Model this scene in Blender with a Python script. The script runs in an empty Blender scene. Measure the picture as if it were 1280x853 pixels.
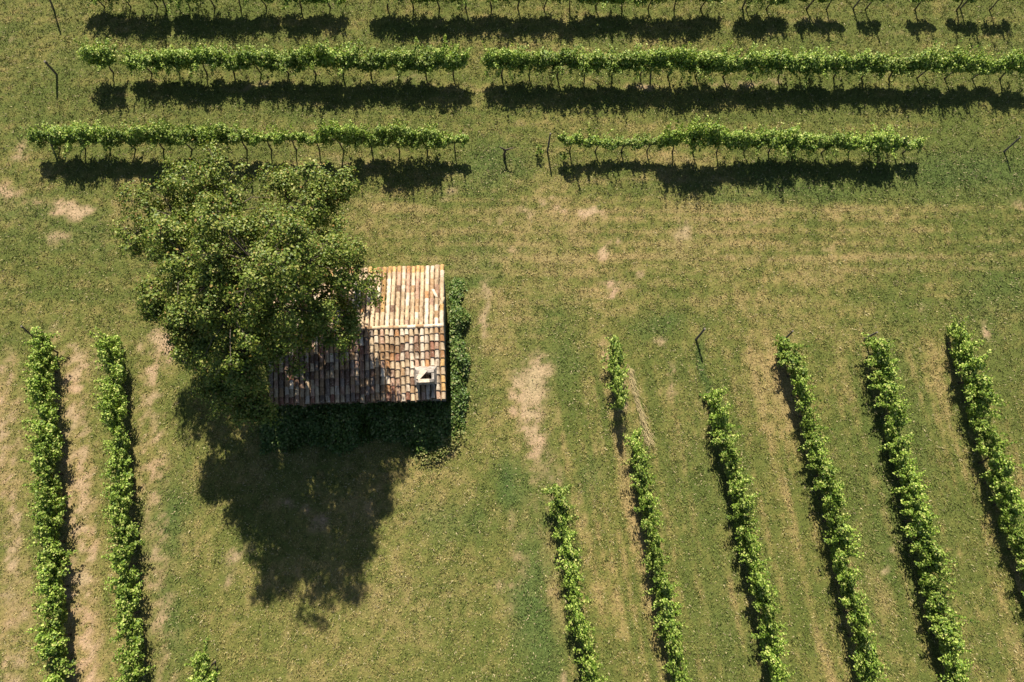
import bpy, math, random
import numpy as np
from mathutils import Vector, Matrix, Euler

random.seed(7)
RNG = np.random.default_rng(11)
SC = bpy.context.scene
COL = SC.collection
R = math.radians

# ------------------------------------------------------------------ camera
H = 34.0
FOC = 853.0
cam_d = bpy.data.cameras.new('camera')
cam = bpy.data.objects.new('camera', cam_d)
COL.objects.link(cam)
cam.location = (0, 0, H)
cam.rotation_euler = (R(16.0), R(-1.1), 0)
cam_d.lens = 24.0
cam_d.sensor_width = 36.0
cam_d.clip_end = 6000
SC.camera = cam
ROT = np.array(cam.rotation_euler.to_matrix())

def at(px, py, z=0.0):
    """point of the place seen at photo pixel (px, py) at height z"""
    d = ROT @ np.array([(px - 640) / FOC, -(py - 426.5) / FOC, -1.0])
    t = (z - H) / d[2]
    return np.array([d[0] * t, d[1] * t, z])

def to_px(P):
    Q = (np.asarray(P, float) - np.array([0, 0, H])) @ ROT
    return 640 + FOC * Q[:, 0] / -Q[:, 2], 426.5 - FOC * Q[:, 1] / -Q[:, 2]

# ------------------------------------------------------------------ numpy noise
_LAT = np.random.default_rng(5).random((256, 256))
def vnoise(x, y):
    xi = np.floor(x).astype(int); yi = np.floor(y).astype(int)
    fx = x - xi; fy = y - yi
    fx = fx * fx * (3 - 2 * fx); fy = fy * fy * (3 - 2 * fy)
    a = _LAT[xi % 256, yi % 256]; b = _LAT[(xi + 1) % 256, yi % 256]
    c = _LAT[xi % 256, (yi + 1) % 256]; d = _LAT[(xi + 1) % 256, (yi + 1) % 256]
    return (a * (1 - fx) + b * fx) * (1 - fy) + (c * (1 - fx) + d * fx) * fy
def fbm(x, y, o=4):
    s = 0; a = .5; t = 0
    for k in range(o):
        s = s + a * vnoise(x * 2 ** k + 17.3 * k, y * 2 ** k + 5.1 * k); t += a; a *= .55
    return s / t
def sstep(a, b, x):
    t = np.clip((x - a) / (b - a), 0, 1)
    return t * t * (3 - 2 * t)

# ------------------------------------------------------------------ mesh helpers
def link(o, parent=None):
    COL.objects.link(o)
    if parent is not None:
        o.parent = parent
    return o

def new_obj(name, V, F, mat, parent=None, smooth=False, tint=None):
    me = bpy.data.meshes.new(name)
    V = np.asarray(V, np.float32)
    if isinstance(F, np.ndarray):
        k = F.shape[1]; n = len(F)
        me.vertices.add(len(V)); me.vertices.foreach_set('co', V.ravel())
        me.loops.add(n * k); me.loops.foreach_set('vertex_index', F.astype(np.int32).ravel())
        me.polygons.add(n)
        me.polygons.foreach_set('loop_start', np.arange(0, n * k, k, dtype=np.int32))
        me.polygons.foreach_set('loop_total', np.full(n, k, np.int32))
        me.update(calc_edges=True)
    else:
        me.from_pydata([tuple(map(float, v)) for v in V], [], F)
    if tint is not None:
        a = me.attributes.new('tint', 'FLOAT_COLOR', 'POINT')
        t = np.ones((len(V), 4), np.float32); t[:, :3] = tint
        a.data.foreach_set('color', t.ravel())
    if smooth:
        me.polygons.foreach_set('use_smooth', np.ones(len(me.polygons), bool))
    if mat is not None:
        me.materials.append(mat)
    return link(bpy.data.objects.new(name, me), parent)

def empty(name, loc, rz=0.0):
    o = bpy.data.objects.new(name, None)
    o.empty_display_size = .3
    o.location = tuple(map(float, loc)); o.rotation_euler = (0, 0, rz)
    return link(o)

def tag(o, label=None, cat=None, group=None, kind=None):
    if label: o['label'] = label
    if cat: o['category'] = cat
    if group: o['group'] = group
    if kind: o['kind'] = kind
    return o

class MB:
    """gathers shapes that become ONE mesh"""
    def __init__(self): self.V = []; self.F = []; self.T = []
    def add(self, V, F, tint=None):
        b = len(self.V)
        self.V += [tuple(map(float, v)) for v in V]
        self.F += [tuple(i + b for i in f) for f in F]
        self.T += [tint if tint is not None else (1, 1, 1)] * len(V)
    def tube(self, pts, rad, n=6, cap=True):
        pts = [Vector(tuple(map(float, p))) for p in pts]
        V = []; F = []
        for i, p in enumerate(pts):
            d = (pts[min(i + 1, len(pts) - 1)] - pts[max(i - 1, 0)]).normalized()
            u = d.cross(Vector((0.31, 0.9, 0.13)))
            if u.length < .1: u = d.cross(Vector((1, 0, 0)))
            u.normalize(); w = d.cross(u)
            for k in range(n):
                a = 2 * math.pi * k / n
                V.append(p + (u * math.cos(a) + w * math.sin(a)) * rad[i])
        for i in range(len(pts) - 1):
            for k in range(n):
                F.append((i * n + k, i * n + (k + 1) % n, (i + 1) * n + (k + 1) % n, (i + 1) * n + k))
        if cap:
            F.append(tuple(range(n - 1, -1, -1)))
            F.append(tuple((len(pts) - 1) * n + k for k in range(n)))
        self.add(V, F)
    def hexa(self, b, t, tint=None):
        """8-corner block: bottom quad b, top quad t (both counter-clockwise)"""
        self.add(list(b) + list(t), [(3, 2, 1, 0), (4, 5, 6, 7), (0, 1, 5, 4), (1, 2, 6, 5), (2, 3, 7, 6), (3, 0, 4, 7)], tint)
    def build(self, name, mat, parent=None, smooth=False, tint=False):
        return new_obj(name, self.V, self.F, mat, parent, smooth, np.array(self.T) if tint else None)

# ------------------------------------------------------------------ materials
def mat_new(name):
    m = bpy.data.materials.new(name); m.use_nodes = True
    nt = m.node_tree
    return m, nt, nt.nodes['Principled BSDF'], nt.nodes['Material Output']
def N(nt, t, **kw):
    n = nt.nodes.new(t)
    for k, v in kw.items(): setattr(n, k, v)
    return n
def ramp(nt, stops, src):
    r = N(nt, 'ShaderNodeValToRGB')
    el = r.color_ramp.elements
    while len(el) < len(stops): el.new(.5)
    for e, (p, c) in zip(el, stops):
        e.position = p; e.color = (*c, 1)
    nt.links.new(src, r.inputs[0])
    return r.outputs[0]
def noise(nt, scale, detail=4, rough=.6, vec=None):
    n = N(nt, 'ShaderNodeTexNoise')
    n.inputs['Scale'].default_value = scale; n.inputs['Detail'].default_value = detail
    n.inputs['Roughness'].default_value = rough
    if vec is None:
        vec = N(nt, 'ShaderNodeTexCoord').outputs['Object']
    nt.links.new(vec, n.inputs['Vector'])
    return n.outputs[0]
def mixc(nt, fac, a, b, mode='MIX'):
    m = N(nt, 'ShaderNodeMix', data_type='RGBA', blend_type=mode)
    for s, v in ((0, fac), (6, a), (7, b)):
        if isinstance(v, (int, float)): m.inputs[s].default_value = v
        elif isinstance(v, tuple): m.inputs[s].default_value = (*v, 1)
        else: nt.links.new(v, m.inputs[s])
    return m.outputs[2]

def leaf_mat(name, stops, trans, rough=.5, trans_w=.3):
    m, nt, p, out = mat_new(name)
    SPEC = .22
    g = N(nt, 'ShaderNodeNewGeometry')
    oi = N(nt, 'ShaderNodeObjectInfo')
    c = ramp(nt, stops, g.outputs['Random Per Island'])
    hv = N(nt, 'ShaderNodeHueSaturation')
    mr = N(nt, 'ShaderNodeMapRange'); mr.inputs[3].default_value = .8; mr.inputs[4].default_value = 1.2
    nt.links.new(oi.outputs['Random'], mr.inputs[0]); nt.links.new(mr.outputs[0], hv.inputs['Value'])
    nt.links.new(c, hv.inputs['Color'])
    nt.links.new(hv.outputs[0], p.inputs['Base Color'])
    p.inputs['Roughness'].default_value = rough
    p.inputs['Specular IOR Level'].default_value = SPEC
    t = N(nt, 'ShaderNodeBsdfTranslucent')
    nt.links.new(mixc(nt, 1.0, hv.outputs[0], trans, 'MULTIPLY'), t.inputs[0])
    ms = N(nt, 'ShaderNodeMixShader'); ms.inputs[0].default_value = trans_w
    nt.links.new(p.outputs[0], ms.inputs[1]); nt.links.new(t.outputs[0], ms.inputs[2])
    nt.links.new(ms.outputs[0], out.inputs[0])
    return m

M = {}
M['vine'] = leaf_mat('vine_leaf', [(0, (.055, .105, .012)), (.35, (.12, .195, .022)), (.7, (.215, .29, .045)), (.92, (.37, .43, .11)), (1, (.46, .45, .16))], (1.5, 1.6, .6), .5, .2)
M['oak'] = leaf_mat('tree_leaf', [(0, (.045, .08, .011)), (.4, (.1, .145, .021)), (.78, (.175, .21, .04)), (.97, (.27, .26, .075)), (1, (.22, .11, .045))], (1.3, 1.3, .7), .45, .2)
M['ivy'] = leaf_mat('ivy_leaf', [(0, (.045, .085, .018)), (.5, (.09, .15, .03)), (.85, (.16, .21, .055)), (1, (.26, .25, .11))], (1.2, 1.3, .7), .4, .2)
M['weed'] = leaf_mat('weed_leaf', [(0, (.11, .16, .035)), (.5, (.21, .23, .07)), (1, (.4, .35, .15))], (1.3, 1.3, .7), .6, .3)

def bark(name, a, b, sc):
    m, nt, p, out = mat_new(name)
    nt.links.new(ramp(nt, [(.3, a), (.7, b)], noise(nt, sc)), p.inputs['Base Color'])
    p.inputs['Roughness'].default_value = .95
    bm_ = N(nt, 'ShaderNodeBump'); bm_.inputs['Strength'].default_value = .7; bm_.inputs['Distance'].default_value = .02
    nt.links.new(noise(nt, sc * 2), bm_.inputs['Height']); nt.links.new(bm_.outputs[0], p.inputs['Normal'])
    return m
M['bark'] = bark('vine_bark', (.035, .025, .018), (.1, .075, .055), 18)
M['tbark'] = bark('tree_bark', (.04, .03, .022), (.12, .095, .07), 5)
M['post'] = bark('weathered_post', (.06, .05, .042), (.17, .145, .12), 14)

# ground
def vcol_mat(name, rough=.95, mul=None):
    m, nt, p, out = mat_new(name)
    a = N(nt, 'ShaderNodeAttribute', attribute_name='tint')
    c = a.outputs['Color']
    if mul: c = mul(nt, c)
    nt.links.new(c, p.inputs['Base Color'])
    p.inputs['Roughness'].default_value = rough
    p.inputs['Specular IOR Level'].default_value = .15
    return m, nt, p, out
def gmul(nt, c):
    f = ramp(nt, [(.3, (.55, .55, .55)), (.7, (1.35, 1.3, 1.25))], noise(nt, 9, 6, .75))
    c = mixc(nt, 1.0, c, ramp(nt, [(.3, (.8, .9, .8)), (.7, (1.2, 1.1, 1.2))], noise(nt, .25, 5, .6)), 'MULTIPLY')
    return mixc(nt, 1.0, c, f, 'MULTIPLY')
M['ground'], nt, p, out = vcol_mat('field_soil', 1.0, gmul)
b_ = N(nt, 'ShaderNodeBump'); b_.inputs['Strength'].default_value = .8; b_.inputs['Distance'].default_value = .06
nt.links.new(noise(nt, 7, 6, .7), b_.inputs['Height']); nt.links.new(b_.outputs[0], p.inputs['Normal'])
M['grass'], nt, p, out = vcol_mat('grass_blade', .7)
t_ = N(nt, 'ShaderNodeBsdfTranslucent')
nt.links.new(nt.nodes['Attribute'].outputs['Color'], t_.inputs[0])
ms_ = N(nt, 'ShaderNodeMixShader'); ms_.inputs[0].default_value = .25
nt.links.new(p.outputs[0], ms_.inputs[1]); nt.links.new(t_.outputs[0], ms_.inputs[2]); nt.links.new(ms_.outputs[0], out.inputs[0])

# roof tile
def tmul(nt, c):
    f = ramp(nt, [(.3, (.3, .22, .17)), (.48, (.8, .72, .66)), (.72, (1.15, 1.12, 1.05))], noise(nt, 5, 8, .78))
    c = mixc(nt, .85, c, f, 'MULTIPLY')
    mp = N(nt, 'ShaderNodeMapping'); mp.inputs['Scale'].default_value = (2.6, .55, 1)
    nt.links.new(N(nt, 'ShaderNodeTexCoord').outputs['Object'], mp.inputs['Vector'])
    c = mixc(nt, 1.0, c, ramp(nt, [(.34, (.5, .44, .39)), (.48, (1.02, 1.0, .97)), (.7, (1.28, 1.27, 1.25))], noise(nt, 1.3, 5, .65, mp.outputs[0])), 'MULTIPLY')
    # pale lichen crust with its own spots
    l = ramp(nt, [(.55, (0, 0, 0)), (.68, (.7, .7, .7))], noise(nt, 13, 5, .7))
    c = mixc(nt, l, c, (.55, .47, .36))
    d = ramp(nt, [(.58, (0, 0, 0)), (.68, (.85, .85, .85))], noise(nt, 17, 5, .7))
    return mixc(nt, d, c, (.09, .065, .05))
M['tile'], nt, p, out = vcol_mat('clay_tile', .9, tmul)
b_ = N(nt, 'ShaderNodeBump'); b_.inputs['Strength'].default_value = .5; b_.inputs['Distance'].default_value = .015
nt.links.new(noise(nt, 40, 5, .7), b_.inputs['Height']); nt.links.new(b_.outputs[0], p.inputs['Normal'])

def stone(name, a, b, c, sc):
    m, nt, p, out = mat_new(name)
    nt.links.new(ramp(nt, [(.3, a), (.5, b), (.7, c)], noise(nt, sc, 7, .7)), p.inputs['Base Color'])
    p.inputs['Roughness'].default_value = .95
    bm_ = N(nt, 'ShaderNodeBump'); bm_.inputs['Strength'].default_value = .7; bm_.inputs['Distance'].default_value = .03
    nt.links.new(noise(nt, sc * 3, 6, .7), bm_.inputs['Height']); nt.links.new(bm_.outputs[0], p.inputs['Normal'])
    return m
M['wall'] = stone('rubble_wall', (.16, .13, .1), (.3, .25, .19), (.4, .34, .27), 2.5)
M['mortar'] = stone('lime_mortar', (.1, .085, .075), (.27, .235, .205), (.45, .41, .37), 4)
M['soot'] = stone('soot', (.015, .013, .012), (.03, .026, .023), (.05, .04, .035), 6)
M['slab'] = stone('brick_slab', (.35, .25, .18), (.55, .45, .35), (.65, .58, .47), 9)

# ------------------------------------------------------------------ the field: what grows where
BARE = [  # px, py, rx, ry, strength
 (674, 560, 20, 110, .38), (652, 700, 14, 90, .3),
 (667, 482, 20, 34, 1.0), (672, 526, 20, 44, .7), (690, 590, 14, 40, .4), (664, 595, 10, 36, .4),
 (612, 385, 8, 40, .75), (606, 345, 5, 10, .6), (700, 262, 13, 5, .8), (735, 262, 12, 5, .75), (748, 306, 7, 12, .8), (772, 300, 8, 5, .5),
 (770, 360, 16, 8, .7), (803, 348, 9, 8, .5), (852, 288, 8, 13, .75), (622, 278, 8, 6, .6), (660, 270, 14, 6, .5), (645, 318, 16, 8, .3),
 (85, 258, 22, 9, .8), (14, 243, 16, 8, .85), (20, 190, 9, 18, .6), (70, 292, 9, 10, .6), (16, 52, 8, 8, .6), (45, 255, 12, 6, .4),
 (60, 185, 10, 5, .4), (560, 238, 14, 6, .5), (545, 245, 10, 5, .45), (205, 430, 16, 22, .7), (175, 440, 6, 20, .5), (70, 400, 20, 14, .4),
 (130, 450, 14, 40, .3), (245, 285, 20, 8, .3), (285, 705, 10, 20, .55), (300, 690, 12, 8, .35), (345, 540, 30, 12, .0), (940, 275, 60, 4, .4), (1060, 315, 60, 4, .35),
 (1110, 690, 5, 3, .7), (1116, 708, 3, 4, .6), (1240, 405, 5, 14, .6), (1155, 380, 6, 12, .5), (990, 545, 10, 12, .3), (940, 325, 20, 6, .5),
 (845, 480, 4, 20, .6), (835, 455, 4, 14, .6), (828, 430, 5, 8, .6), (760, 440, 6, 30, .5), (783, 505, 5, 30, .5), (632, 725, 10, 30, .4), (640, 660, 8, 20, .3),
 (400, 655, 18, 14, .45), (470, 640, 12, 16, .3), (370, 635, 20, 10, .5), (570, 570, 12, 12, .35), (905, 320, 14, 6, .35), (1265, 260, 20, 6, .3),
 (570, 30, 40, 6, .3), (800, 108, 30, 5, .5), (940, 108, 60, 5, .45), (300, 105, 70, 6, .35), (450, 200, 60, 5, .35), (500, 105, 60, 5, .35), (1000, 40, 40, 4, .4),(1120,40,40,4,.3)]
LUSH = [(636, 612, 16, 30, .9), (672, 760, 24, 90, .8), (215, 650, 26, 60, .65), (205, 770, 16, 60, .5), (615, 215, 50, 26, .6), (1200, 225, 110, 26, .6), (1250, 370, 40, 40, .35),
 (30, 265, 40, 20, .4), (110, 290, 40, 24, .35), (960, 230, 120, 20, .45), (560, 650, 40, 26, .5), (700, 440, 30, 60, .35), (745, 590, 14, 24, .5), (820, 405, 24, 14, .5),
 (690, 400, 40, 40, .3), (590, 330, 40, 30, .4), (880, 460, 5, 40, .9), (880, 600, 40, 120, .2), (1110, 600, 40, 160, .3), (900, 760, 30, 90, .2), (600, 475, 20, 50, .3), (545, 400, 60, 120, .25),
 (380, 300, 200, 200, .1), (560, 760, 50, 60, .15)]
def lines_(px, py):
    """tyre tracks and mower stripes, in world metres"""
    return 0
def fields(P):
    """bare 0..1, dry 0..1, lush 0..1 for ground points (N,2)"""
    P3 = np.c_[P, np.zeros(len(P))]
    px, py = to_px(P3)
    wx, wy = P[:, 0], P[:, 1]
    n1 = fbm(wx * .35 + 40, wy * .35 + 9, 4); n2 = fbm(wx * 1.3 + 3, wy * 1.3 + 70, 4); n3 = fbm(wx * .12 + 8, wy * .12 + 31, 3)
    n4 = fbm(wx * 3.1 + 13, wy * 3.1 + 7, 3)
    bare = np.zeros(len(P)); lush = np.zeros(len(P))
    ox = px + (n1 - .5) * 46 + (n2 - .5) * 26; oy = py + (fbm(wx * .4 + 90, wy * .4, 4) - .5) * 46
    for x, y, rx, ry, s in BARE:
        bare = np.maximum(bare, s * np.exp(-(((ox - x) / rx) ** 2 + ((oy - y) / ry) ** 2) * .6))
    for x, y, rx, ry, s in LUSH:
        lush = np.maximum(lush, s * np.exp(-(((ox - x) / rx) ** 2 + ((oy - y) / ry) ** 2) * .7))
    # lanes of the upright rows, left: trodden and dry
    dry = .33 + (n3 - .5) * .6 + (n1 - .5) * .75
    lx = px - 17 * (py - 420) / 430
    left = sstep(395, 470, py) * (1 - sstep(230, 290, px))
    lane = np.exp(-((lx - 92) / 24) ** 2) + .8 * np.exp(-((lx - 5) / 22) ** 2) + .75 * np.exp(-((lx - 186) / 22) ** 2)
    dry = dry + left * lane * .5
    bare = np.maximum(bare, left * lane * (.36 + .3 * sstep(.35, .7, n4)))
    # right: dry strip beside each row, with finer mowing lines along the rows
    right = sstep(400, 470, py) * sstep(640, 720, px)
    rx = px - .235 * (py - 425) - (px - 985) * .00028 * (py - 425)
    for x0, w, s in ((752, 9, .45), (980, 16, .1), (1160, 14, .35), (940, 16, .3), (1050, 12, .0), (880, 9, .25), (590, 10, .35), (640, 10, .3), (1180, 9, .3), (1075, 8, .2), (965, 8, .25)):
        dry = dry + right * s * np.exp(-((rx - x0) / w) ** 2)
    bare = np.maximum(bare, right * .4 * np.exp(-((rx - 638) / 7) ** 2) * sstep(.4, .6, n2))
    dry = dry + right * (.10 * np.sin(rx * .55 + n1 * 3) +  1.25 * (fbm(rx * .13, py * .008 + 7, 3) - .5))
    for x0 in (648, 672, 748, 792, 826, 862, 905, 933, 1012, 1048, 1122, 1158, 1224, 1262):
        dry = dry + right * .3 * np.exp(-((rx - x0 - 5 * (n1 - .5)) / 3.2) ** 2) * sstep(.25, .55, fbm(px * .02 + x0, py * .02, 2))
    dry = dry + left * .7 * (fbm(lx * .16, py * .012 + 3, 3) - .5)
    dry = dry - .1 * right - .08 * sstep(200, 100, py)  # greener at right and top, partly the lens's edge darkening put into colour
    # headland tracks running across, above the rows
    for y0, w, s in ((262, 4, .25), (272, 2.5, .22), (288, 3, .2), (303, 3, .25), (321, 4, .3), (338, 3, .15)):
        yy = py - y0 - 3 * (n3 - .5) * 4
        dry = dry + 1.5 * s * sstep(440, 560, px) * np.exp(-(yy / w) ** 2)
    dry = dry + .8 * sstep(430, 380, py) * (fbm(px * .012 + 4, py * .16, 3) - .5) - .12 * sstep(250, 150, py)
    # open yellow middle
    dry = dry + .24 * np.exp(-((px - 520) / 170) ** 2 - ((py - 690) / 150) ** 2) + .22 * np.exp(-((px - 660) / 260) ** 2 - ((py - 360) / 120) ** 2)
    dry = np.clip(dry - lush * .45 + (n4 - .5) * .95, 0, 1)
    n5 = fbm(wx * 2.2 + 61, wy * 2.2 + 23, 4)
    bare = np.clip(bare * (.38 + .8 * sstep(.28, .68, .5 * n5 + .5 * n4)) * (.6 + .8 * n2), 0, 1)
    return bare, dry, lush, px, py

C_GREEN = np.array([.108, .134, .032]); C_LUSH = np.array([.07, .125, .036]); C_OLIVE = np.array([.2, .19, .055])
C_STRAW = np.array([.32, .245, .112]); C_SOIL = np.array([.44, .335, .205]); C_RED = np.array([.27, .185, .11])
def lerp(a, b, t): return a + (b - a) * t[:, None]
def ground_color(bare, dry, lush, r):
    c = lerp(np.tile(C_GREEN, (len(bare), 1)), np.tile(C_OLIVE, (len(bare), 1)), np.clip(dry * 1.5, 0, 1))
    c = lerp(c, np.tile(C_STRAW, (len(bare), 1)), np.clip(dry * 1.5 - .62, 0, 1))
    c = lerp(c, np.tile(C_LUSH, (len(bare), 1)), lush * .8)
    soil = C_RED + (C_SOIL - C_RED) * np.clip(bare * 1.3, 0, 1)[:, None]
    return c + (soil - c) * sstep(.12, .6, bare)[:, None]

ax = np.unique(np.r_[-2500, -900, -350, -150, -80, -50, np.arange(-34, 34.01, .2), 50, 80, 150, 350, 900, 2500])
ay = np.unique(np.r_[-2500, -900, -350, -150, -80, -40, np.arange(-22, 36.01, .2), 50, 80, 150, 350, 900, 2500])
X, Y = np.meshgrid(ax, ay, indexing='ij')
gp = np.c_[X.ravel(), Y.ravel()]
ba, dr, lu, _, _ = fields(np.clip(gp, -80, 80))
gc = ground_color(ba, dr, lu, None) * .95
out_ = (np.abs(gp[:, 0]) > 33) | (gp[:, 1] > 35) | (gp[:, 1] < -21)
gc[out_] = np.array([.11, .115, .035]); gc *= .8  # darkened: shade among the grass blades is put into the ground colour
gz = (fbm(gp[:, 0] * .5, gp[:, 1] * .5, 3) - .5) * .06 * (np.abs(gp).max(1) < 40)
ny_ = len(ay)
i, j = np.meshgrid(np.arange(len(ax) - 1), np.arange(ny_ - 1), indexing='ij')
q = (i * ny_ + j).ravel()
tag(new_obj('field', np.c_[gp, gz], np.c_[q, q + ny_, q + ny_ + 1, q + 1], M['ground'], None, True, gc), kind='structure')

# grass blades over the part of the field that is seen
def grass():
    corners = np.array([at(-220, -150), at(1500, -150), at(1500, 1050), at(-220, 1050)])
    x0, x1 = corners[:, 0].min(), corners[:, 0].max(); y0, y1 = corners[:, 1].min(), corners[:, 1].max()
    n = int((x1 - x0) * (y1 - y0) * 400)
    P = np.c_[RNG.uniform(x0, x1, n), RNG.uniform(y0, y1, n)]
    px, py = to_px(np.c_[P, np.zeros(n)])
    off = np.maximum.reduce([-40 - px, px - 1320, -40 - py, py - 893, np.zeros(n)])
    P = P[RNG.random(n) < np.clip(1 - off / 330, 0, 1) ** 1.5]
    bare, dry, lush, px, py = fields(P)
    cl = fbm(P[:, 0] * 4.2 + 5, P[:, 1] * 4.2 + 50, 3)
    keep = RNG.random(len(P)) < np.clip(1.0 - 1.25 * bare, .3, 1) * (.35 + .65 * sstep(.3, .55, cl))
    P, bare, dry, lush, cl = P[keep], bare[keep], dry[keep], lush[keep], cl[keep]
    n = len(P)
    az = RNG.uniform(0, 2 * np.pi, n); tilt = np.radians(RNG.uniform(30, 80, n))
    L = RNG.uniform(.05, .15, n) * (.75 + .4 * lush + .6 * sstep(.45, .75, cl)) * (1 - .35 * bare)
    Wd = RNG.uniform(.016, .036, n)
    d = np.c_[np.cos(az) * np.sin(tilt), np.sin(az) * np.sin(tilt), np.cos(tilt)]
    s = np.c_[-np.sin(az), np.cos(az), np.zeros(n)]
    z = (fbm(P[:, 0] * .5, P[:, 1] * .5, 3) - .5) * .06 - .005
    B = np.c_[P, z]
    V = np.empty((n, 3, 3), np.float32)
    V[:, 0] = B - s * Wd[:, None]; V[:, 1] = B + s * Wd[:, None]; V[:, 2] = B + d * L[:, None] + s * (RNG.uniform(-.02, .02, n))[:, None]
    r = RNG.random(n)
    jd = np.clip(dry + RNG.normal(0, .22, n), 0, 1)
    c = ground_color(bare * RNG.uniform(.2, 1, n), jd, lush, r) * RNG.uniform(.6, 1.45, n)[:, None]
    pale = RNG.random(n) < .06
    c[pale] = np.array([.42, .36, .2]) * RNG.uniform(.7, 1.1, pale.sum())[:, None]
    return V.reshape(-1, 3), np.arange(3 * n).reshape(-1, 3), np.repeat(c, 3, 0)
gv, gf, gt = grass()
tag(new_obj('grass', gv, gf, M['grass'], None, False, gt), 'short mown grass, green and straw coloured, over the whole field', 'grass', kind='stuff')
del gv, gf, gt

# ------------------------------------------------------------------ leaves
def leaves_mesh(C, Nrm, S):
    """many small folded leaves: centre, normal, size -> V, F"""
    n = len(C)
    Nrm = Nrm / (np.linalg.norm(Nrm, axis=1)[:, None] + 1e-9)
    a = RNG.normal(size=(n, 3)); u = np.cross(Nrm, a); u /= (np.linalg.norm(u, axis=1)[:, None] + 1e-9)
    w = np.cross(Nrm, u)
    S = S[:, None]
    fold = RNG.uniform(.05, .3, n)[:, None]
    V = np.empty((n, 6, 3), np.float32)
    V[:, 0] = C - u * S * .5
    V[:, 1] = C - u * S * .22 + w * S * .46 + Nrm * S * fold
    V[:, 2] = C + u * S * .26 + w * S * .36 + Nrm * S * fold * .8
    V[:, 3] = C + u * S * .58 - Nrm * S * .08
    V[:, 4] = C + u * S * .26 - w * S * .36 + Nrm * S * fold * .8
    V[:, 5] = C - u * S * .22 - w * S * .46 + Nrm * S * fold
    b = np.arange(n) * 6
    F = np.concatenate([np.c_[b, b + 3, b + 2, b + 1], np.c_[b, b + 5, b + 4, b + 3]])
    return V.reshape(-1, 3), F

# ------------------------------------------------------------------ grapevines
def vine_leaves(L, zc, hi, spread, nsh, seed, droop=.7, lumps=0, lz=(.6, 1.2), lr=.3, tall=0):
    r = np.random.default_rng(seed)
    C = []; Nn = []; S = []
    for k in range(nsh):
        x = (-.5 + (k + r.uniform(.1, .9)) / nsh) * L
        x = x + .07 * L * math.sin(x / L * 12.6 + seed)
        p = np.array([x, r.uniform(-.06, .06), zc + r.uniform(-.08, .1)])
        side = r.choice([-1, 1])
        if r.random() < .12: continue
        ln = r.uniform(.55, 1.0) * hi
        d = np.array([r.normal(0, .3), side * abs(r.normal(0, .8)) * spread, r.uniform(.3, 1.1) + abs(r.normal(0, .25))]); d /= np.linalg.norm(d)
        steps = int(ln / .045)
        for s in range(steps):
            d = d + np.array([r.normal(0, .05), side * .012, -droop * .11 * (s / steps) - .005]); d /= np.linalg.norm(d)
            p = p + d * .045
            for q in range(r.integers(2, 5)):
                o = r.normal(0, 1, 3); o /= np.linalg.norm(o)
                C.append(p + o * r.uniform(.03, .16)); 
                nn = o * .7 + np.array([0, 0, .75]) + r.normal(0, .3, 3)
                Nn.append(nn); S.append(r.uniform(.065, .135) * (1 - .3 * s / steps))
    for k in range(tall):      # stray shoots standing clear of the mass
        p = np.array([r.uniform(-.5, .5) * L, r.normal(0, .12), zc + .45]); d = np.array([r.normal(0, .2), r.normal(0, .16), 1.0])
        for s in range(r.integers(12, 27)):
            d = d + r.normal(0, .05, 3); d /= np.linalg.norm(d); p = p + d * .05
            o = r.normal(0, 1, 3)
            C.append(p + o * .035); Nn.append(o + np.array([0, 0, .8])); S.append(r.uniform(.06, .12))
    # rounder masses hanging on the wires between the shoots
    for k in range(lumps):
        c = np.array([(-.5 + (k + r.uniform(.15, .85)) / lumps) * L, r.normal(0, .1), r.uniform(*lz)])
        rad = r.uniform(.6, 1.15) * lr
        n = int(780 * rad)
        o = r.normal(0, 1, (n, 3)); o /= np.linalg.norm(o, axis=1)[:, None]
        p = c + o * rad * r.uniform(.55, 1.1, (n, 1)) * np.array([1.1, .8, 1.0])
        C += list(p); Nn += list(o * .8 + np.array([0, 0, .55]) + r.normal(0, .3, (n, 3))); S += list(r.uniform(.06, .125, n))
    return np.array(C), np.array(Nn), np.array(S)

def vine_trunk(L, zc, seed):
    r = random.Random(seed)
    m = MB()
    lean = r.uniform(-.22, .22); ly = r.uniform(-.05, .05)
    pts = [(0, 0, -.05), (lean * .15 + r.uniform(-.03, .03), ly * .3, zc * .33), (lean * .55 + r.uniform(-.04, .04), ly, zc * .66), (lean, ly * .5, zc * .97)]
    m.tube(pts, [.055, .042, .038, .04], 7)
    for s in (-1, 1):
        e = s * L * .48
        m.tube([(lean, ly * .5, zc * .95), (lean + (e - lean) * .35, ly, zc * 1.02), (e, r.uniform(-.03, .03), zc + r.uniform(-.05, .06))], [.034, .026, .015], 6)
    return m
TREL = []   # tall trellised vines of the three rows across the top: (trunk mesh, foliage mesh)
def proto(kind, L, zc, hi, spread, nsh, seed, **kw):
    C, Nn, S = vine_leaves(L, zc, hi, spread, nsh, seed, **kw)
    V, F = leaves_mesh(C, Nn, S)
    root = empty('grapevine', (0, 0, 0))
    vine_trunk(L, zc, seed).build('trunk', M['bark'], root, True)
    new_obj('foliage', V, F, M['vine'], root)
    return root
PROTO = {'wide': [proto('wide', 1.75, .95, 1.25, .95, 17, 100 + k, lumps=8, lz=(.95, 1.75), lr=.39, tall=12) for k in range(7)],
         'bush': [proto('bush', 1.2, .75, 1.1, .75, 15, 200 + k, lumps=7, lz=(.45, 1.6), lr=.3, tall=5) for k in range(7)],
         'thin': [proto('thin', 1.5, .95, .65, .7, 13, 300 + k, lumps=4, lz=(.95, 1.3), lr=.28, tall=4) for k in range(4)]}
USED = set()
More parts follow.
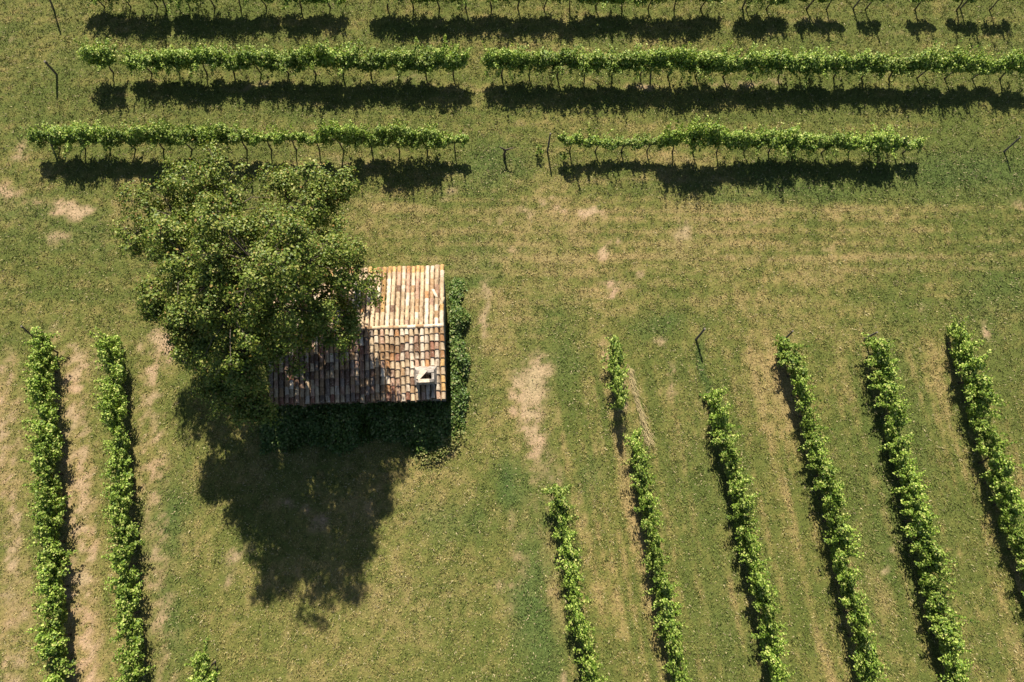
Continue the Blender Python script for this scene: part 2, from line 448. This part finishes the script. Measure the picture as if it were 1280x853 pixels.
def put_vine(kind, loc, rz, scale, label, group):
    k = random.randrange(len(PROTO[kind]))
    src = PROTO[kind][k]
    if (kind, k) not in USED:
        USED.add((kind, k)); o = src
    else:
        o = src.copy(); COL.objects.link(o)
        for ch in src.children:
            c = ch.copy(); c.parent = o; COL.objects.link(c)
    o.location = (float(loc[0]), float(loc[1]), 0)
    o.rotation_euler = (0, 0, rz + (math.pi if random.random() < .5 else 0) + random.uniform(-.06, .06))
    o.scale = scale
    return tag(o, label, 'grapevine', group)

ORD = ['first', 'second', 'third', 'fourth', 'fifth', 'sixth', 'seventh', 'eighth', 'ninth', 'tenth', 'eleventh', 'twelfth', 'thirteenth', 'fourteenth',
       'fifteenth', 'sixteenth', 'seventeenth', 'eighteenth', 'nineteenth', 'twentieth', 'twenty-first', 'twenty-second', 'twenty-third', 'twenty-fourth', 'twenty-fifth', 'twenty-sixth',
       'twenty-seventh', 'twenty-eighth', 'twenty-ninth', 'thirtieth', 'thirty-first', 'thirty-second', 'thirty-third', 'thirty-fourth']

def row_across(xs, yfun, kinds, phrase, group, hc=1.2, sc=1.0, zs=1.0):
    for n, x in enumerate(xs):
        kd = kinds(x) if callable(kinds) else kinds
        p = at(x, yfun(x), hc)
        s = sc(x) if callable(sc) else sc
        z = zs(x) if callable(zs) else zs
        put_vine(kd, p, random.uniform(-.02, .02), (s * random.uniform(.9, 1.08), random.uniform(.85, 1.2), z * random.uniform(.86, 1.16)), phrase % ORD[n], group)

def xs_seg(a, b, n): return [a + (b - a) * (k + .5) / n for k in range(n)]
# top row, crown just outside the frame: trunks and shade are seen
xa = xs_seg(98, 200, 3) + xs_seg(208, 340, 4) + xs_seg(350, 425, 2) + xs_seg(463, 900, 13) + [942, 968] + [1020, 1046, 1096, 1160, 1214, 1256]
row_across(xa, lambda x: -13 + .004 * x, lambda x: 'wide' if x < 990 else 'thin', 'trellised grapevine, %s from left in the topmost row cut off by the frame', 'grapevines in the topmost row', 1.35)
# second row
xb1 = [126] + xs_seg(158, 582, 12)
row_across(xb1, lambda x: 72 + .006 * (x - 100), 'wide', 'trellised grapevine, %s from left in the second row, left of its gap', 'grapevines in the second row', 1.35, .97)
xb2 = xs_seg(609, 1288, 19)
row_across(xb2, lambda x: 72 + .007 * (x - 100), 'wide', 'trellised grapevine, %s from the gap in the right part of the second row', 'grapevines in the second row', 1.35)
# third row, above the tree
xc1 = xs_seg(40, 170, 4) + xs_seg(172, 282, 3) + [298, 330, 362, 392] + xs_seg(405, 585, 5)
row_across(xc1, lambda x: 169 + .006 * x, lambda x: 'thin' if 290 < x < 400 or x > 560 else 'wide', 'trellised grapevine, %s from left in the third row, above the tree', 'grapevines in the third row', 1.35, .95)
xc2 = [715, 748, 782, 815, 848, 874, 905, 940, 972, 1005, 1040, 1075, 1108, 1145]
row_across(xc2, lambda x: 173 + .006 * (x - 700), lambda x: 'thin' if x < 830 or x > 1130 else 'wide', 'trellised grapevine, %s from the gap in the right part of the third row', 'grapevines in the third row', 1.35, .92, lambda x: 1.12 if 835 < x < 890 else .88)

def row_up(pts, spacing, phrase, group, hc=1.5, sx=1.0, skip=()):
    """upright rows: pts = crown centre line in the photo, from the top down"""
    W = [at(x, y, hc)[:2] for x, y in pts]
    ln = [0]
    for a, b in zip(W, W[1:]): ln.append(ln[-1] + np.linalg.norm(b - a))
    n = int(round(ln[-1] / spacing)); c = 0
    for k in range(n):
        s = (k + .5) * ln[-1] / n
        i = max(j for j in range(len(W) - 1) if ln[j] <= s)
        t = (s - ln[i]) / (ln[i + 1] - ln[i]); p = W[i] + (W[i + 1] - W[i]) * t
        d = W[i + 1] - W[i]
        put_vine('bush', p + RNG.normal(0, .04, 2), math.atan2(d[1], d[0]), (random.uniform(.95, 1.12), sx * random.uniform(.72, 1.12), random.uniform(.95, 1.25)), phrase % ORD[c], group)
        c += 1
row_up([(48, 418), (54, 600), (66, 880)], 1.02, 'bushy grapevine, %s from top in the leftmost upright row', 'grapevines in the leftmost upright row', sx=1.0)
row_up([(134, 422), (147, 640), (161, 880)], 1.02, 'bushy grapevine, %s from top in the upright row just left of the tree', 'grapevines in the upright row left of the tree', sx=.9)
row_up([(250, 818), (256, 885)], 1.1, 'small grapevine at the bottom edge below the tree shadow, %s from top', 'grapevines at the bottom edge', sx=.8)
row_up([(697, 612), (716, 720), (748, 885)], 1.02, 'bushy grapevine, %s from top in the short upright row right of the hut', 'grapevines in the short upright row', sx=.85)
row_up([(771, 424), (776, 505)], 1.02, 'bushy grapevine beside tall straw, %s from top above the break in its row', 'grapevines in the broken upright row', sx=.75)
row_up([(795, 547), (820, 690), (858, 885)], 1.02, 'bushy grapevine, %s from top below the straw-filled break in its row', 'grapevines in the broken upright row', sx=.85)
row_up([(899, 495), (940, 680), (985, 880)], 1.02, 'bushy grapevine, %s from top in the upright row below the bare leaning post', 'grapevines in the upright row below the bare post', sx=.85)
row_up([(987, 424), (1035, 590), (1100, 880)], 1.02, 'bushy grapevine, %s from top in the third upright row from the right edge', 'grapevines in the third upright row from the right', sx=.85)
row_up([(1100, 425), (1142, 600), (1212, 880)], 1.02, 'bushy grapevine, %s from top in the second upright row from the right edge', 'grapevines in the second upright row from the right', sx=.9)
row_up([(1205, 408), (1250, 580), (1296, 710), (1325, 790)], 1.02, 'bushy grapevine, %s from top in the upright row nearest the right edge', 'grapevines in the upright row nearest the right edge', sx=.9)
for kd, L_ in PROTO.items():
    for k, o in enumerate(L_):
        if (kd, k) not in USED:
            for ch in list(o.children): bpy.data.objects.remove(ch)
            bpy.data.objects.remove(o)

# the bare dead vine in the gap of the third row, and the two saplings beside it
dv = MB()
b0 = at(631, 197)
dv.tube([b0 + [0, 0, -.05], b0 + [-.04, 0, .3], b0 + [.03, .02, .6], b0 + [0, 0, .78]], [.085, .07, .06, .055], 7)
dv.tube([b0 + [0, 0, .75], b0 + [-.16, .03, .9], b0 + [-.3, .06, .98]], [.05, .04, .03], 6)
dv.tube([b0 + [0, 0, .75], b0 + [.2, -.02, .88], b0 + [.46, .02, .93]], [.05, .04, .026], 6)
tag(dv.build('dead_vine', M['bark'], None, True), 'bare forked vine stump without leaves in the gap of the third row', 'dead vine')
def sapling(px, py, h, n, lab):
    f = at(px, py); root = empty('vine_sapling', f)
    m = MB(); m.tube([(0, 0, -.03), (.02, .02, h * .5), (0, .03, h)], [.016, .012, .006], 5); m.build('stem', M['bark'], root, True)
    C = np.c_[RNG.normal(0, .12, n), RNG.normal(0, .1, n), RNG.uniform(.15, 1, n) * h]
    V, F = leaves_mesh(C, RNG.normal(0, .5, (n, 3)) + [0, 0, .8], RNG.uniform(.08, .14, n))
    new_obj('foliage', V, F, M['vine'], root); tag(root, lab, 'sapling', 'vine saplings beside the post')
sapling(672, 193, .8, 45, 'thin leafy vine sapling just left of the post in the gap')
sapling(704, 200, .75, 40, 'thin leafy vine sapling just right of the post in the gap')
sapling(881, 498, .45, 40, 'low sapling at the top end of the row below the bare post')

# ------------------------------------------------------------------ posts
def post(f, t, h, lab, r=.05, cat='post'):
    a = at(*f); b = at(*t, h) - a
    root = MB()
    root.tube([(0, 0, -.1), b * .5 + [.01, 0, 0], b], [r * 1.05, r, r * .93], 8)
    o = root.build('vine_post', M['post'], None, False); o.location = tuple(map(float, a))
    tag(o, lab, cat, 'wooden posts of the vine rows')
post((71, 93.5), (56, 77), 1.35, 'grey leaning wooden post at the left end of the second row', .065)
post((684, 190), (688, 167), 1.6, 'upright wooden post standing in the gap of the third row')
post((1254.5, 190), (1275.5, 171.6), 1.35, 'leaning wooden post alone near the right edge, level with the third row')
post((869.5, 425), (881, 411), 1.3, 'short bare wooden post standing alone in the grass above an upright row', .06)
post((1080, 424), (1096.5, 415.5), 1.2, 'leaning wooden post at the top of the second upright row from right')
post((1194, 410.5), (1205, 402), 1.2, 'wooden post at the top of the upright row nearest the right edge')
post((70, 198), (60, 168), 1.6, 'wooden post among leaves at the left end of the third row')
post((1117, 191), (1133, 171), 1.5, 'wooden post slanting among leaves at the right end of the third row', .055)
post((66, 10), (58, -12), 1.6, 'wooden post at the left end of the topmost row, cut by frame')
post((207, 10), (198, -14), 1.7, 'wooden post near the left of the topmost row, beside a gap')
post((813, 99), (815, 68), 1.8, 'wooden post rising among leaves midway along the second row')
post((928, 10), (938, -14), 1.7, 'wooden post in the topmost row just right of its long stretch')
post((1066, 11), (1084, -12), 1.6, 'wooden post in the topmost row between sparse vines at right')
post((1200, 11), (1221, -12), 1.6, 'wooden post in the topmost row nearest the right edge')
post((41, 421), (27, 408), 1.3, 'wooden post at the top end of the leftmost upright row')
post((979, 426), (991, 414), 1.2, 'wooden post at the top of the third upright row from right')

# ------------------------------------------------------------------ hut
EAVE = 2.2
SE, NE, SW = at(557.5, 499, EAVE), at(557.5, 333, EAVE), at(337, 506.5, EAVE)
ex = (SE - SW); WX = np.linalg.norm(ex); ex /= WX
ey = np.array([-ex[1], ex[0], 0.0]); WY = float(np.dot(NE - SE, ey))
PITCH = .23
RID = EAVE + WY / 2 * PITCH
ang = math.atan2(ex[1], ex[0])
hut = empty('stone_hut', (SW[0], SW[1], 0), ang)      # local: x along the ridge, y from the south eave to the north eave
tag(hut, 'small stone hut with a worn clay tile gable roof, half under the tree', 'hut')
ov = .22
m = MB()
def gable(x0, x1, y0, y1, zb, drop):
    ze = lambda y: EAVE + min(y, WY - y) * PITCH - drop
    V = [(x0, y0, zb), (x1, y0, zb), (x1, y1, zb), (x0, y1, zb), (x0, y0, ze(y0)), (x1, y0, ze(y0)), (x1, y1, ze(y1)), (x0, y1, ze(y1)), (x0, WY / 2, ze(WY / 2)), (x1, WY / 2, ze(WY / 2))]
    return V, [(0, 1, 5, 4), (2, 3, 7, 6), (1, 2, 6, 9, 5), (3, 0, 4, 8, 7), (4, 5, 9, 8), (6, 7, 8, 9), (3, 2, 1, 0)]
m.add(*gable(ov, WX - .12, ov, WY - ov, -.1, .12)); m.build('wall', M['wall'], hut)
# tile roof: every clay tile modelled
pal = {'cream': (.5, .41, .29), 'white': (.62, .56, .47), 'pink': (.42, .29, .22), 'red': (.27, .14, .1), 'orange': (.42, .24, .12), 'brown': (.17, .11, .08), 'tan': (.36, .25, .15), 'grey': (.24, .2, .17), 'lichen': (.5, .34, .15)}
def pick(r, w):
    ks = list(w); return np.array(pal[r.choices(ks, [w[k] for k in ks])[0]])
def tile(mb, cx, y0, y1, z0, z1, ra, rb, col, up=True, rot=0.0):
    """half-round clay tile from its high end (y0,z0) to its low end (y1,z1), local hut coordinates"""
    n = 6; V = []; F = []
    for (y, z, rr, sh) in ((y0, z0, ra, -rot), (y1, z1, rb, rot)):
        for k in range(n + 1):
            a = math.pi * k / n
            V.append((cx + sh + math.cos(a) * rr, y, z + (math.sin(a) * rr * .8 if up else rr * .55 - math.sin(a) * rr * .75)))
    for k in range(n): F.append((k, k + 1, n + 2 + k, n + 1 + k))
    if up:   # thickness at the low end
        b = len(V)
        V += V[n + 1:2 * n + 2]
        for k in range(n + 1):
            a = math.pi * k / n
            V.append((cx + rot + math.cos(a) * rb * .82, y1, z1 + math.sin(a) * rb * .8 * .82 - .004))
        for k in range(n): F.append((b + k, b + k + 1, b + n + 2 + k, b + n + 1 + k))
    mb.add(V, F, tuple(col))
rr = random.Random(4)
mb = MB()
mb.add([(0.03, .02, EAVE - .06), (WX - .03, .02, EAVE - .06), (WX - .03, WY / 2, RID - .06), (0.03, WY / 2, RID - .06), (WX - .03, WY - .02, EAVE - .06), (0.03, WY - .02, EAVE - .06)],
       [(0, 1, 2, 3), (3, 2, 4, 5)], (.12, .08, .06))
NC = 35; pitch = WX / NC
for side in (0, 1):
    half = WY / 2; NJ = 9; stp = (half + .02) / NJ
    zs = lambda t: RID - t * PITCH            # t: distance from the ridge
    for c in range(NC):
        wob = rr.uniform(-.02, .02); eave_slip = rr.uniform(-.05, .07)
        slip = rr.uniform(0, stp)
        for j in range(NJ):
            t0 = max(j * stp - .07 + (slip - stp / 2) * .35, 0); t1 = min((j + 1) * stp + rr.uniform(-.02, .03) + (slip - stp / 2) * .35, half + .04 + eave_slip)
            yy = (lambda t: half - t) if side == 0 else (lambda t: half + t)
            fx = (c + .5) / NC
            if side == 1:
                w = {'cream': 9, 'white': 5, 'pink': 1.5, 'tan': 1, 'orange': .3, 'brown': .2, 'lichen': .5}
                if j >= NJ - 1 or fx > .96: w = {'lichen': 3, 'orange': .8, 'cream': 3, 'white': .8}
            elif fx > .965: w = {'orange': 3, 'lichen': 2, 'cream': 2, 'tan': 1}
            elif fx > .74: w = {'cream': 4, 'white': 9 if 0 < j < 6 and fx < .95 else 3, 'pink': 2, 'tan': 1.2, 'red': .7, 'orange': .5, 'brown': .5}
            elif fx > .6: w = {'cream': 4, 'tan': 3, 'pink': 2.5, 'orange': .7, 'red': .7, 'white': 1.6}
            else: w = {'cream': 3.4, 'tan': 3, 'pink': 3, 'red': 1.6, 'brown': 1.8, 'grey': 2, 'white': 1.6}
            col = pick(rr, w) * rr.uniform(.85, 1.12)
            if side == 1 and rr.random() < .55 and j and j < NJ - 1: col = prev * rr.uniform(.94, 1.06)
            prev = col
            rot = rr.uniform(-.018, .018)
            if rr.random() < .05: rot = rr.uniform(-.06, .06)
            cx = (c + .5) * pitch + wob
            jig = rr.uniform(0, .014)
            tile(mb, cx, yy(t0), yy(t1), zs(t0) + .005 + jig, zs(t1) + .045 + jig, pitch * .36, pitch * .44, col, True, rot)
            if c < NC - 1:
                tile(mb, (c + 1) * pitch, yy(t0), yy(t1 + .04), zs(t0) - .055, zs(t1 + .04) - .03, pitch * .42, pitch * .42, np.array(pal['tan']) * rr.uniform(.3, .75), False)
# a loose tile lying askew on the north slope
cxl = WX * .955
tile(mb, cxl - .08, WY / 2 + 1.55, WY / 2 + 2.0, RID - 1.55 * PITCH + .1, RID - 2.0 * PITCH + .1, .075, .085, pal['white'], True, -.1)
roof = mb.build('roof', M['tile'], hut, True, True)
mb = MB(); y = WY / 2; x = 0.0
while x < WX - .1:
    l = rr.uniform(.38, .44); x1 = min(x + l, WX + .02)
    n = 7; V = []; F = []
    rr_ = rr.uniform(.095, .112); zz = RID + .01 + rr.uniform(0, .015); dy = rr.uniform(-.015, .015)
    for (xx, s) in ((x - .04, .9), (x1, 1.08)):
        for k in range(n + 1):
            a = math.pi * k / n; V.append((xx, y + dy + math.cos(a) * rr_ * s, zz + math.sin(a) * rr_ * s))
    for k in range(n): F.append((k, k + 1, n + 2 + k, n + 1 + k))
    col = pick(rr, {'cream': 3, 'lichen': 2.5, 'tan': 2, 'white': 1.5} if x > WX * .8 else {'cream': 2, 'tan': 3, 'pink': 1, 'white': 1})
    mb.add(V, F, tuple(col)); x = x1
mb.build('ridge_cap', M['tile'], roof, True, True)

# chimney: squat, broken, with lime mortar
cc = at(531, 470, EAVE + .9) - np.array([SW[0], SW[1], 0])
cxl, cyl = float(np.dot(cc, ex)), float(np.dot(cc, ey))
zr = EAVE + cyl * PITCH
CH = .62
def block(mb, x0, x1, y0, y1, z0, z1, j=.012, tint=None, r=rr):
    q = lambda: r.uniform(-j, j)
    b = [(x0 + q(), y0 + q(), z0), (x1 + q(), y0 + q(), z0), (x1 + q(), y1 + q(), z0), (x0 + q(), y1 + q(), z0)]
    t = [(x0 + q(), y0 + q(), z1 + q()), (x1 + q(), y0 + q(), z1 + q()), (x1 + q(), y1 + q(), z1 + q()), (x0 + q(), y1 + q(), z1 + q())]
    mb.hexa(b, t, tint)
mb = MB()
hw, hd, th = .42, .29, .12
zt = zr + CH
block(mb, cxl - hw, cxl + hw, cyl - hd, cyl - hd + th, zr - .35, zt, .035)                 # south side
block(mb, cxl - hw, cxl + hw, cyl + hd - th, cyl + hd, zr - .3, zt + .02)             # north side
block(mb, cxl - hw, cxl - hw + th, cyl - hd + th + .015, cyl + hd - th - .015, zr - .3, zt - .01)
block(mb, cxl + hw - th, cxl + hw, cyl - hd + th + .015, cyl + hd - th - .015, zr - .3, zt)
ch = mb.build('chimney', M['mortar'], hut)
# mortar fillet between the chimney and the tiles above it
mb = MB()
zn = lambda dy: zr + (hd + dy) * PITCH
mb.add([(cxl - hw - .14, cyl - hd, zr - hd * PITCH + .02), (cxl + hw + .12, cyl - hd, zr - hd * PITCH + .02), (cxl + hw + .12, cyl + hd + .3, zn(.3) + .06), (cxl - hw - .14, cyl + hd + .3, zn(.3) + .06),
        (cxl - hw + .003, cyl - hd + .004, zr - hd * PITCH + .3), (cxl + hw - .003, cyl - hd + .004, zr - hd * PITCH + .3), (cxl + hw - .02, cyl + hd - .03, zt - .02), (cxl - hw + .02, cyl + hd - .03, zt - .02)],
       [(1, 2, 6, 5), (2, 3, 7, 6), (3, 0, 4, 7)])
mb.build('mortar_skirt', M['mortar'], ch)
mb = MB(); block(mb, cxl - hw + th, cxl + hw - th, cyl - hd + th, cyl + hd - th, zr - .3, zr + .05, 0); mb.build('flue', M['soot'], ch)
mb = MB()   # broken slab lying across the corner of the opening, and a stone along the south rim
mb.hexa([(cxl - hw + .02, cyl - hd + .16, zt + .015), (cxl - hw + .17, cyl - hd + .12, zt + .015), (cxl + .12, cyl + hd - .06, zt + .04), (cxl - .2, cyl + hd + .02, zt + .04)],
        [(cxl - hw + .02, cyl - hd + .16, zt + .075), (cxl - hw + .17, cyl - hd + .12, zt + .075), (cxl + .12, cyl + hd - .06, zt + .10), (cxl - .2, cyl + hd + .02, zt + .10)])
mb.build('broken_slab', M['slab'], ch)
mb = MB(); block(mb, cxl - .3, cxl + .22, cyl - hd - .03, cyl - hd + .14, zt + .012, zt + .09, .015); mb.build('rim_stone', M['slab'], ch)

# ------------------------------------------------------------------ greenery round the hut
def hloc(x, y, z=0):   # hut-local -> world
    return np.array([SW[0], SW[1], 0]) + ex * x + ey * y + np.array([0, 0, z])
def cloud(fn, n, size, up=.5, seed=1):
    r = np.random.default_rng(seed)
    P, Nn = fn(r, n)
    return leaves_mesh(P, Nn + r.normal(0, .35, P.shape) + [0, 0, up], r.uniform(*size, len(P)))
def mound(x0, x1, y0, y1, hh, bump=.5, seed=0):
    """a bumpy leaf mound on the hut-local rectangle, height hh(x, y)"""
    def fn(r, n):
        u = r.random(n); v = r.random(n)
        x = x0 + (x1 - x0) * u; y = y0 + (y1 - y0) * v
        h = hh(x, y) * (.65 + .7 * fbm(x * 1.1 + seed, y * 1.1 + 3 + seed, 3)) 
        z = h * np.sqrt(r.uniform(.25, 1, n))
        x = x + r.normal(0, .07, n); y = y + r.normal(0, .07, n)
        P = np.array([SW[0], SW[1], 0]) + x[:, None] * ex + y[:, None] * ey + z[:, None] * np.array([0, 0, 1.0])
        keep = h > .06
        e = .15
        gx = (fbm((x + e) * 1.1 + seed, y * 1.1 + 3 + seed, 3) - fbm((x - e) * 1.1 + seed, y * 1.1 + 3 + seed, 3)) / e
        Nn = np.c_[-gx * .8, r.normal(0, .2, n), np.full(n, .5)]
        return P[keep], Nn[keep]
    return fn
def edge(t, a): return np.clip(np.minimum(t, 1 - t) / a, 0, 1) ** .5
V, F = cloud(mound(-1.0, WX + .2, -2.3, ov + .05, lambda x, y: 1.15 * edge(np.clip((x + 1.0) / (WX + 1.35), 0, 1), .16) * np.clip((y + .7 + 2.0 * fbm(x * .7 + 11, x * .13 + 3, 3)) / 1.5, 0, 1) ** .75, seed=3), 17000, (.07, .13), seed=3)
tag(new_obj('ivy', V, F, M['ivy']), 'dark ivy and brush massed against the shaded lower side of the hut', 'ivy')
V, F = cloud(mound(WX + .14, WX + 1.3, -1.5, WY + .1, lambda x, y: 1.1 * np.clip(np.minimum((x - WX - .14) / .2, (WX + .3 + 1.1 * fbm(y * 1.3 + 2, y * .2 + 7, 4) - x) / .45), 0, 1) ** .6 * edge(np.clip((y + 1.5) / (WY + 1.6), 0, 1), .4), seed=9), 8500, (.06, .13), seed=9)
tag(new_obj('hedge', V, F, M['ivy']), 'narrow green hedge along the right hand end of the hut', 'hedge')
def weeds(r, n):
    x = r.normal(WX - .4, .5, n); y = r.normal(-1.85, .25, n) + (x - WX) * .45
    z = r.uniform(.02, .4, n)
    return np.array([SW[0], SW[1], 0]) + x[:, None] * ex + y[:, None] * ey + z[:, None] * np.array([0, 0, 1.0]), r.normal(0, .3, (n, 3))
V, F = cloud(weeds, 1500, (.05, .1), seed=14)
tag(new_obj('weeds', V, F, M['weed']), 'pale patch of tall weeds at the lower right corner of the hut', 'weeds', kind='stuff')

# tall straw beside the broken upright row
def straw():
    n = 420
    t = RNG.random(n)
    A, B = at(785, 458), at(810, 550)
    P = A + (B - A) * t[:, None] + np.c_[RNG.normal(0, .09, n), RNG.normal(0, .05, n), np.zeros(n)]
    az = RNG.normal(-1.3, .3, n); tl = np.radians(RNG.uniform(50, 85, n)); L = RNG.uniform(.3, .75, n) * (.5 + .5 * t)
    d = np.c_[np.cos(az) * np.sin(tl), np.sin(az) * np.sin(tl), np.cos(tl)]; s = np.c_[-np.sin(az), np.cos(az), np.zeros(n)]
    V = np.empty((n, 3, 3), np.float32); V[:, 0] = P - s * .014; V[:, 1] = P + s * .014; V[:, 2] = P + d * L[:, None]
    c = np.array([.4, .33, .17]) * RNG.uniform(.6, 1.1, n)[:, None]
    return V.reshape(-1, 3), np.arange(3 * n).reshape(-1, 3), np.repeat(c, 3, 0)
sv, sf, st = straw()
tag(new_obj('dry_straw', sv, sf, M['grass'], None, False, st), 'tall bleached straw leaning along the broken upright row', 'straw', kind='stuff')

# ------------------------------------------------------------------ the big tree
LOBES = [(212, 262, 6.6, 1.55), (190, 300, 6.0, 1.1), (285, 250, 7.8, 1.75), (365, 258, 7.4, 1.6), (415, 245, 6.2, .95), (240, 325, 8.6, 1.8), (318, 320, 10.0, 1.95), (390, 320, 8.2, 1.6),
         (430, 350, 6.4, 1.35), (285, 385, 9.0, 1.8), (355, 380, 8.6, 1.6), (400, 405, 6.2, 1.15), (220, 385, 6.4, 1.3), (255, 430, 5.6, 1.2), (303, 440, 6.6, 1.35), (285, 480, 4.4, 1.1), (306, 500, 4.0, .85), (240, 235, 6.6, 1.0), (352, 425, 5.0, 1.25), (302, 425, 5.2, 1.3), (385, 376, 5.6, .85), (240, 418, 5.0, 1.05)]  # some low lobes are added under the crown to fill gaps in its shadow
def tree():
    foot = at(338, 446)
    root = empty('oak_tree', foot); tag(root, 'large spreading leafy tree overhanging the hut roof', 'tree')
    r = np.random.default_rng(21)
    C3 = [at(x, y, h) - foot for x, y, h, _ in LOBES]
    mb = MB()
    fork = np.array([.35, .35, 3.0])
    mb.tube([(0, 0, -.2), (.08, .05, .5), (.2, .2, 1.8), fork], [.42, .33, .28, .27], 10)
    tips = []
    for c, (_, _, _, rad) in zip(C3, LOBES):
        mid = fork + (c - fork) * .5 + r.normal(0, .2, 3) + [0, 0, -.35 if c[2] > 6 else .1]
        mb.tube([fork - [0, 0, .15], fork + (mid - fork) * .5 + r.normal(0, .1, 3), mid, c], [.13, .1, .08, .045], 7)
        tips.append((c, rad, mid))
    P = []; Nn = []
    for c, rad, mid in tips:
        k = int(6.8 * rad ** 2) + 2
        for q in range(k):
            d = r.normal(0, 1, 3); d[2] = d[2] * .8 + .15; d /= np.linalg.norm(d)
            far = r.random() < .24
            e = c + d * rad * (r.uniform(1.12, 1.36) if far else r.uniform(.5, 1.12)) * np.array([1, 1, .8])
            mb.tube([c + (mid - c) * .15, c + (e - c) * .55 + r.normal(0, .08, 3), e], [.032, .02, .01], 4, False)
            sr = r.uniform(.26, .42) if far else r.uniform(.4, .72)
            for w_ in range(int(r.uniform(3, 6)) if far else int(r.uniform(7, 13))):
                o = r.normal(0, 1, 3); o[2] = o[2] * .6 + .1; o *= sr * r.uniform(.5, 1.1) / np.linalg.norm(o)
                f = e + o
                mb.tube([e - o * .1, f], [.01, .005], 3, False)
                nl = int(r.uniform(30, 66)); cr = r.uniform(.11, .2)
                g = r.normal(0, 1, (nl, 3)) * cr * np.array([1, 1, .6])
                P.append(f + g); Nn.append(g / cr * .4 + o / sr * .5 + d * .25)
    P = np.concatenate(P); Nn = np.concatenate(Nn)
    V, F = leaves_mesh(P, Nn + r.normal(0, .4, P.shape) + [0, 0, .55], r.uniform(.055, .12, len(P)))
    mb.build('trunk', M['tbark'], root, True)
    new_obj('crown', V, F, M['oak'], root)
tree()

# ------------------------------------------------------------------ light
ELEV = R(43.5)
sdx = .09                                    # shadows fall down the picture, a touch to the right
dirv = Vector((sdx * math.cos(ELEV), -math.cos(ELEV), -math.sin(ELEV))).normalized()   # travel of the light
sun_d = bpy.data.lights.new('sun', 'SUN'); sun = bpy.data.objects.new('sun', sun_d); COL.objects.link(sun)
sun_d.energy = 5.0; sun_d.angle = R(.53); sun_d.color = (1.0, .92, .77)
sun.rotation_euler = dirv.to_track_quat('-Z', 'Y').to_euler()
sun.location = (0, 20, 40)
w = bpy.data.worlds.new('World'); SC.world = w; w.use_nodes = True
nt = w.node_tree
sky = nt.nodes.new('ShaderNodeTexSky'); sky.sky_type = 'NISHITA'; sky.sun_disc = False
sky.sun_elevation = ELEV; sky.sun_rotation = math.atan2(-dirv.x, -dirv.y)
nt.links.new(sky.outputs[0], nt.nodes['Background'].inputs[0])
nt.nodes['Background'].inputs[1].default_value = .05
SC.view_settings.view_transform = 'Standard'; SC.view_settings.look = 'None'
SC.view_settings.gamma = 1; SC.view_settings.exposure = 1.12
SC.cycles.max_bounces = 6; SC.cycles.diffuse_bounces = 2; SC.cycles.transparent_max_bounces = 4
